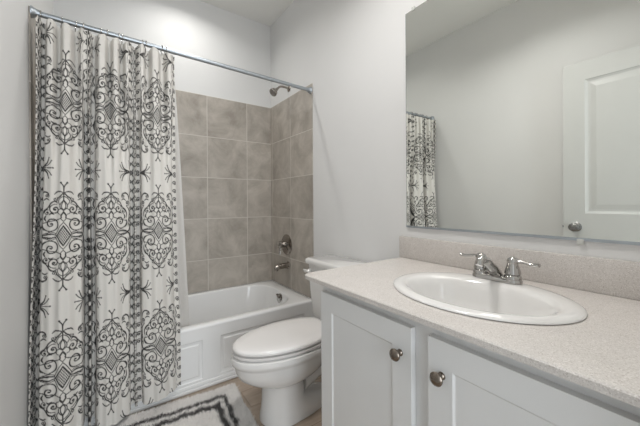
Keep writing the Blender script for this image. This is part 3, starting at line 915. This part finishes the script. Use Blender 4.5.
def big_mesh(name, verts, faces, cols, mat, base, parent=None):
    me = bpy.data.meshes.new(name)
    base = np.array(base)
    nv, nf, kf = len(verts), len(faces), faces.shape[1]
    me.vertices.add(nv); me.loops.add(nf * kf); me.polygons.add(nf)
    me.vertices.foreach_set('co', (verts - base).astype(np.float32).ravel())
    me.loops.foreach_set('vertex_index', faces.astype(np.int32).ravel())
    me.polygons.foreach_set('loop_start', np.arange(0, nf * kf, kf, dtype=np.int32))
    me.update(calc_edges=True)
    if cols is not None:
        at = me.color_attributes.new('print', 'FLOAT_COLOR', 'POINT')
        at.data.foreach_set('color', np.concatenate([cols, np.ones((nv, 1))], 1).astype(np.float32).ravel())
    me.shade_smooth()
    me.materials.append(mat)
    o = bpy.data.objects.new(name, me)
    COL.objects.link(o)
    if parent is not None: o.parent = parent
    else: o.location = base
    return o


curtain, top_edge = make_curtain()
tag(curtain, 'white shower curtain printed with charcoal damask scrolls, gathered to the left', 'shower curtain')

# white liner inside the tub
NTl, NZl = 150, 120
t = np.linspace(0, 1, NTl); k = np.linspace(0, 1, NZl)
K, Tt = np.meshgrid(k, t, indexing='ij')
XX = -0.285 + Tt * 0.575 + 0.098 * K ** 0.8 * Tt ** 3
YY = 1.862 + 0.012 * np.sin(2 * PI * 9.3 * Tt) * (1 - 0.3 * K) + 0.058 * K ** 0.8
YY = np.where(Tt > 0.965, YY - 0.004 * (Tt - 0.965) / 0.035, YY)
ZZ = 1.912 - 0.012 * Tt - K * (1.912 - 0.20)
idx = np.arange(NZl * NTl).reshape(NZl, NTl)
faces = np.stack([idx[:-1, :-1], idx[1:, :-1], idx[1:, 1:], idx[:-1, 1:]], -1).reshape(-1, 4)
liner = big_mesh('curtain_liner', np.stack([XX, YY, ZZ], -1).reshape(-1, 3), faces, None, LINER, (0, 1.86, 1.91))
tag(liner, 'plain white curtain liner hanging inside the tub behind the printed curtain', 'curtain liner')

# rings
ORD = ['first', 'second', 'third', 'fourth', 'fifth', 'sixth', 'seventh', 'eighth', 'ninth', 'tenth', 'eleventh', 'twelfth']
px = [41.6, 62.8, 77, 84, 101.6, 108, 119.5, 123, 143, 146.5, 162.5, 166.5]


def px_to_x(u):
    r_ = (u - 320) / FPX
    d = F + R * r_
    return d.x / d.y * ROD_Y


for i, u in enumerate(px):
    x = px_to_x(u)
    c = Vector((x, ROD_Y, rodz(x)))
    rg = thing('curtain_ring', '%s curtain ring from the left along the shower rod' % ORD[i] if i < 11 else 'rightmost curtain ring on the shower rod, twelfth from the left',
               'curtain ring', c, 'curtain rings on the shower rod')
    bm = NB()
    pts = []
    for q in range(19):
        a = math.radians(-60 + 300 * q / 18)
        pts.append(c + Vector((0.004 * math.sin(a * 0.5), 0.0165 * math.cos(a), 0.0165 * math.sin(a) - 0.001)))
    tube(bm, pts, 0.0022, 8)
    obj('loop', bm, CHROME, rg, 50)
    bm = NB()
    zt = rodz(x) - 0.0165
    tube(bm, smooth_path([c + Vector((0, 0.008, -0.016)), c + Vector((0, -0.004, -0.028)), c + Vector((0, -0.012, -0.040)), c + Vector((0, -0.022, -0.046)), c + Vector((0, -0.03, -0.038))], 4), 0.0018, 8)
    obj('hook', bm, CHROME, rg, 50)

# ------------------------------------------------------------------ bath rug
rug = thing('bath_rug', 'white shag bath rug with a charcoal double border in front of the tub', 'rug', (0.18, 1.46, 0))
ang, ang2 = math.radians(5.0), math.radians(3.0)
ex = np.array([-math.cos(ang), math.sin(ang)]); ey = np.array([-math.sin(ang2), -math.cos(ang2)])
corner = np.array([0.585, 1.728])
RL, RW = 0.84, 0.53
bm = NB()
q = [corner + ex * a + ey * b for a, b in ((0.006, 0.006), (RL - 0.006, 0.006), (RL - 0.006, RW - 0.006), (0.006, RW - 0.006))]
loft(bm, [[Vector((p[0], p[1], z)) for p in q] for z in (0.0005, 0.007)])
obj('backing', bm, RUGB, rug, False)
NTF = 52000
a = np.random.rand(NTF) * RL; b = np.random.rand(NTF) * RW
h = 0.017 + 0.007 * np.random.rand(NTF)
edge_d = np.minimum(np.minimum(a, RL - a), np.minimum(b, RW - b) * 0.87)
wob = 0.004 * np.sin(a * 70) + 0.004 * np.sin(b * 63 + 1) + 0.003 * np.random.randn(NTF)
dd = edge_d + wob
dark = (np.abs(dd - 0.080) < 0.0135) | (np.abs(dd - 0.127) < 0.0130)
base = corner[None, :] + a[:, None] * ex + b[:, None] * ey
lean = np.random.randn(NTF, 2) * 0.006
lean += np.stack([np.sin(a * 40 + b * 25), np.cos(b * 37 - a * 21)], -1) * 0.004
r0 = 0.0024
V = np.zeros((NTF, 4, 3))
ph = np.random.rand(NTF) * 2 * PI
for i in range(3):
    V[:, i, 0] = base[:, 0] + r0 * np.cos(ph + i * 2 * PI / 3); V[:, i, 1] = base[:, 1] + r0 * np.sin(ph + i * 2 * PI / 3); V[:, i, 2] = 0.006
V[:, 3, :2] = base + lean; V[:, 3, 2] = 0.004 + h
i4 = np.arange(NTF)[:, None] * 4
FC = np.concatenate([i4 + np.array([[0, 1, 3]]), i4 + np.array([[1, 2, 3]]), i4 + np.array([[2, 0, 3]])], 0)
tone = (0.90 + 0.2 * np.random.rand(NTF))[:, None]
cw = np.where(dark[:, None], np.array([[0.075, 0.07, 0.068]]), np.array([[0.89, 0.86, 0.83]]) * tone)
big = big_mesh('pile', V.reshape(-1, 3), FC, np.repeat(np.clip(cw, 0, 1), 4, 0), PILE, (0.18, 1.46, 0), rug)
big['kind'] = 'stuff'

# ------------------------------------------------------------------ lamps (out of the photograph's frame, up on the ceiling)
VSH = emit_mat('vanity_shade_glass', (1, 0.94, 0.86), 1.2)
dl = thing('recessed_light', 'small round recessed ceiling light above the tub', 'ceiling light', (0.46, 2.14, ZC))
bm = NB(); lathe(bm, (0.46, 2.14, ZC - 0.0005), (0, 0, -1), [(0, 0.085), (0.004, 0.085), (0.008, 0.07), (0.008, 0.058), (0.002, 0.056), (0.001, 0.05)], 40)
obj('trim_ring', bm, TRIMW, dl)
bm = NB(); lathe(bm, (0.46, 2.14, ZC - 0.004), (0, 0, -1), [(0, 0.055), (0.002, 0.055), (0.003, 0.002)], 32)
obj('lens', bm, emit_mat('alcove_light_lens', (1, 0.94, 0.87), 3.0), dl)
rl = thing('flush_ceiling_light', 'round white flush ceiling light in the middle of the bathroom', 'ceiling light', (0.54, 0.85, ZC))
bm = NB(); lathe(bm, (0.54, 0.85, ZC - 0.0005), (0, 0, -1), [(0, 0.165), (0.018, 0.165), (0.02, 0.158), (0.02, 0.15)], 48)
obj('canopy', bm, TRIMW, rl)
bm = NB(); lathe(bm, (0.54, 0.85, ZC - 0.021), (0, 0, -1), [(0, 0.15), (0.02, 0.14), (0.036, 0.10), (0.042, 0.04), (0.043, 0.002)], 48)
obj('diffuser', bm, emit_mat('ceiling_light_diffuser', (1, 0.92, 0.84), 3.0), rl)

vl = thing('vanity_light', 'three-shade bar light on the wall above the mirror', 'wall light', (XR, 0.46, 2.33))
bm = NB(); box(bm, XR - 0.022, XR - 0.0005, 0.16, 0.76, 2.30, 2.36, 0.006)
obj('backplate', bm, NICKEL, vl)
for y_ in (0.24, 0.46, 0.68):
    bm = NB(); tube(bm, smooth_path([(XR - 0.02, y_, 2.33), (XR - 0.07, y_, 2.345), (XR - 0.104, y_, 2.375), (XR - 0.104, y_, 2.40)]), 0.008, 10)
    ar = obj('arm', bm, NICKEL, vl)
    bm = NB(); lathe(bm, (XR - 0.104, y_, 2.41), (0, 0, -1), [(0, 0.018), (0.02, 0.03), (0.06, 0.045), (0.10, 0.055), (0.098, 0.050), (0.06, 0.04), (0.03, 0.02)], 28)
    obj('shade', bm, VSH, ar)

for o in bpy.data.objects:
    if '_base' in o: del o['_base']
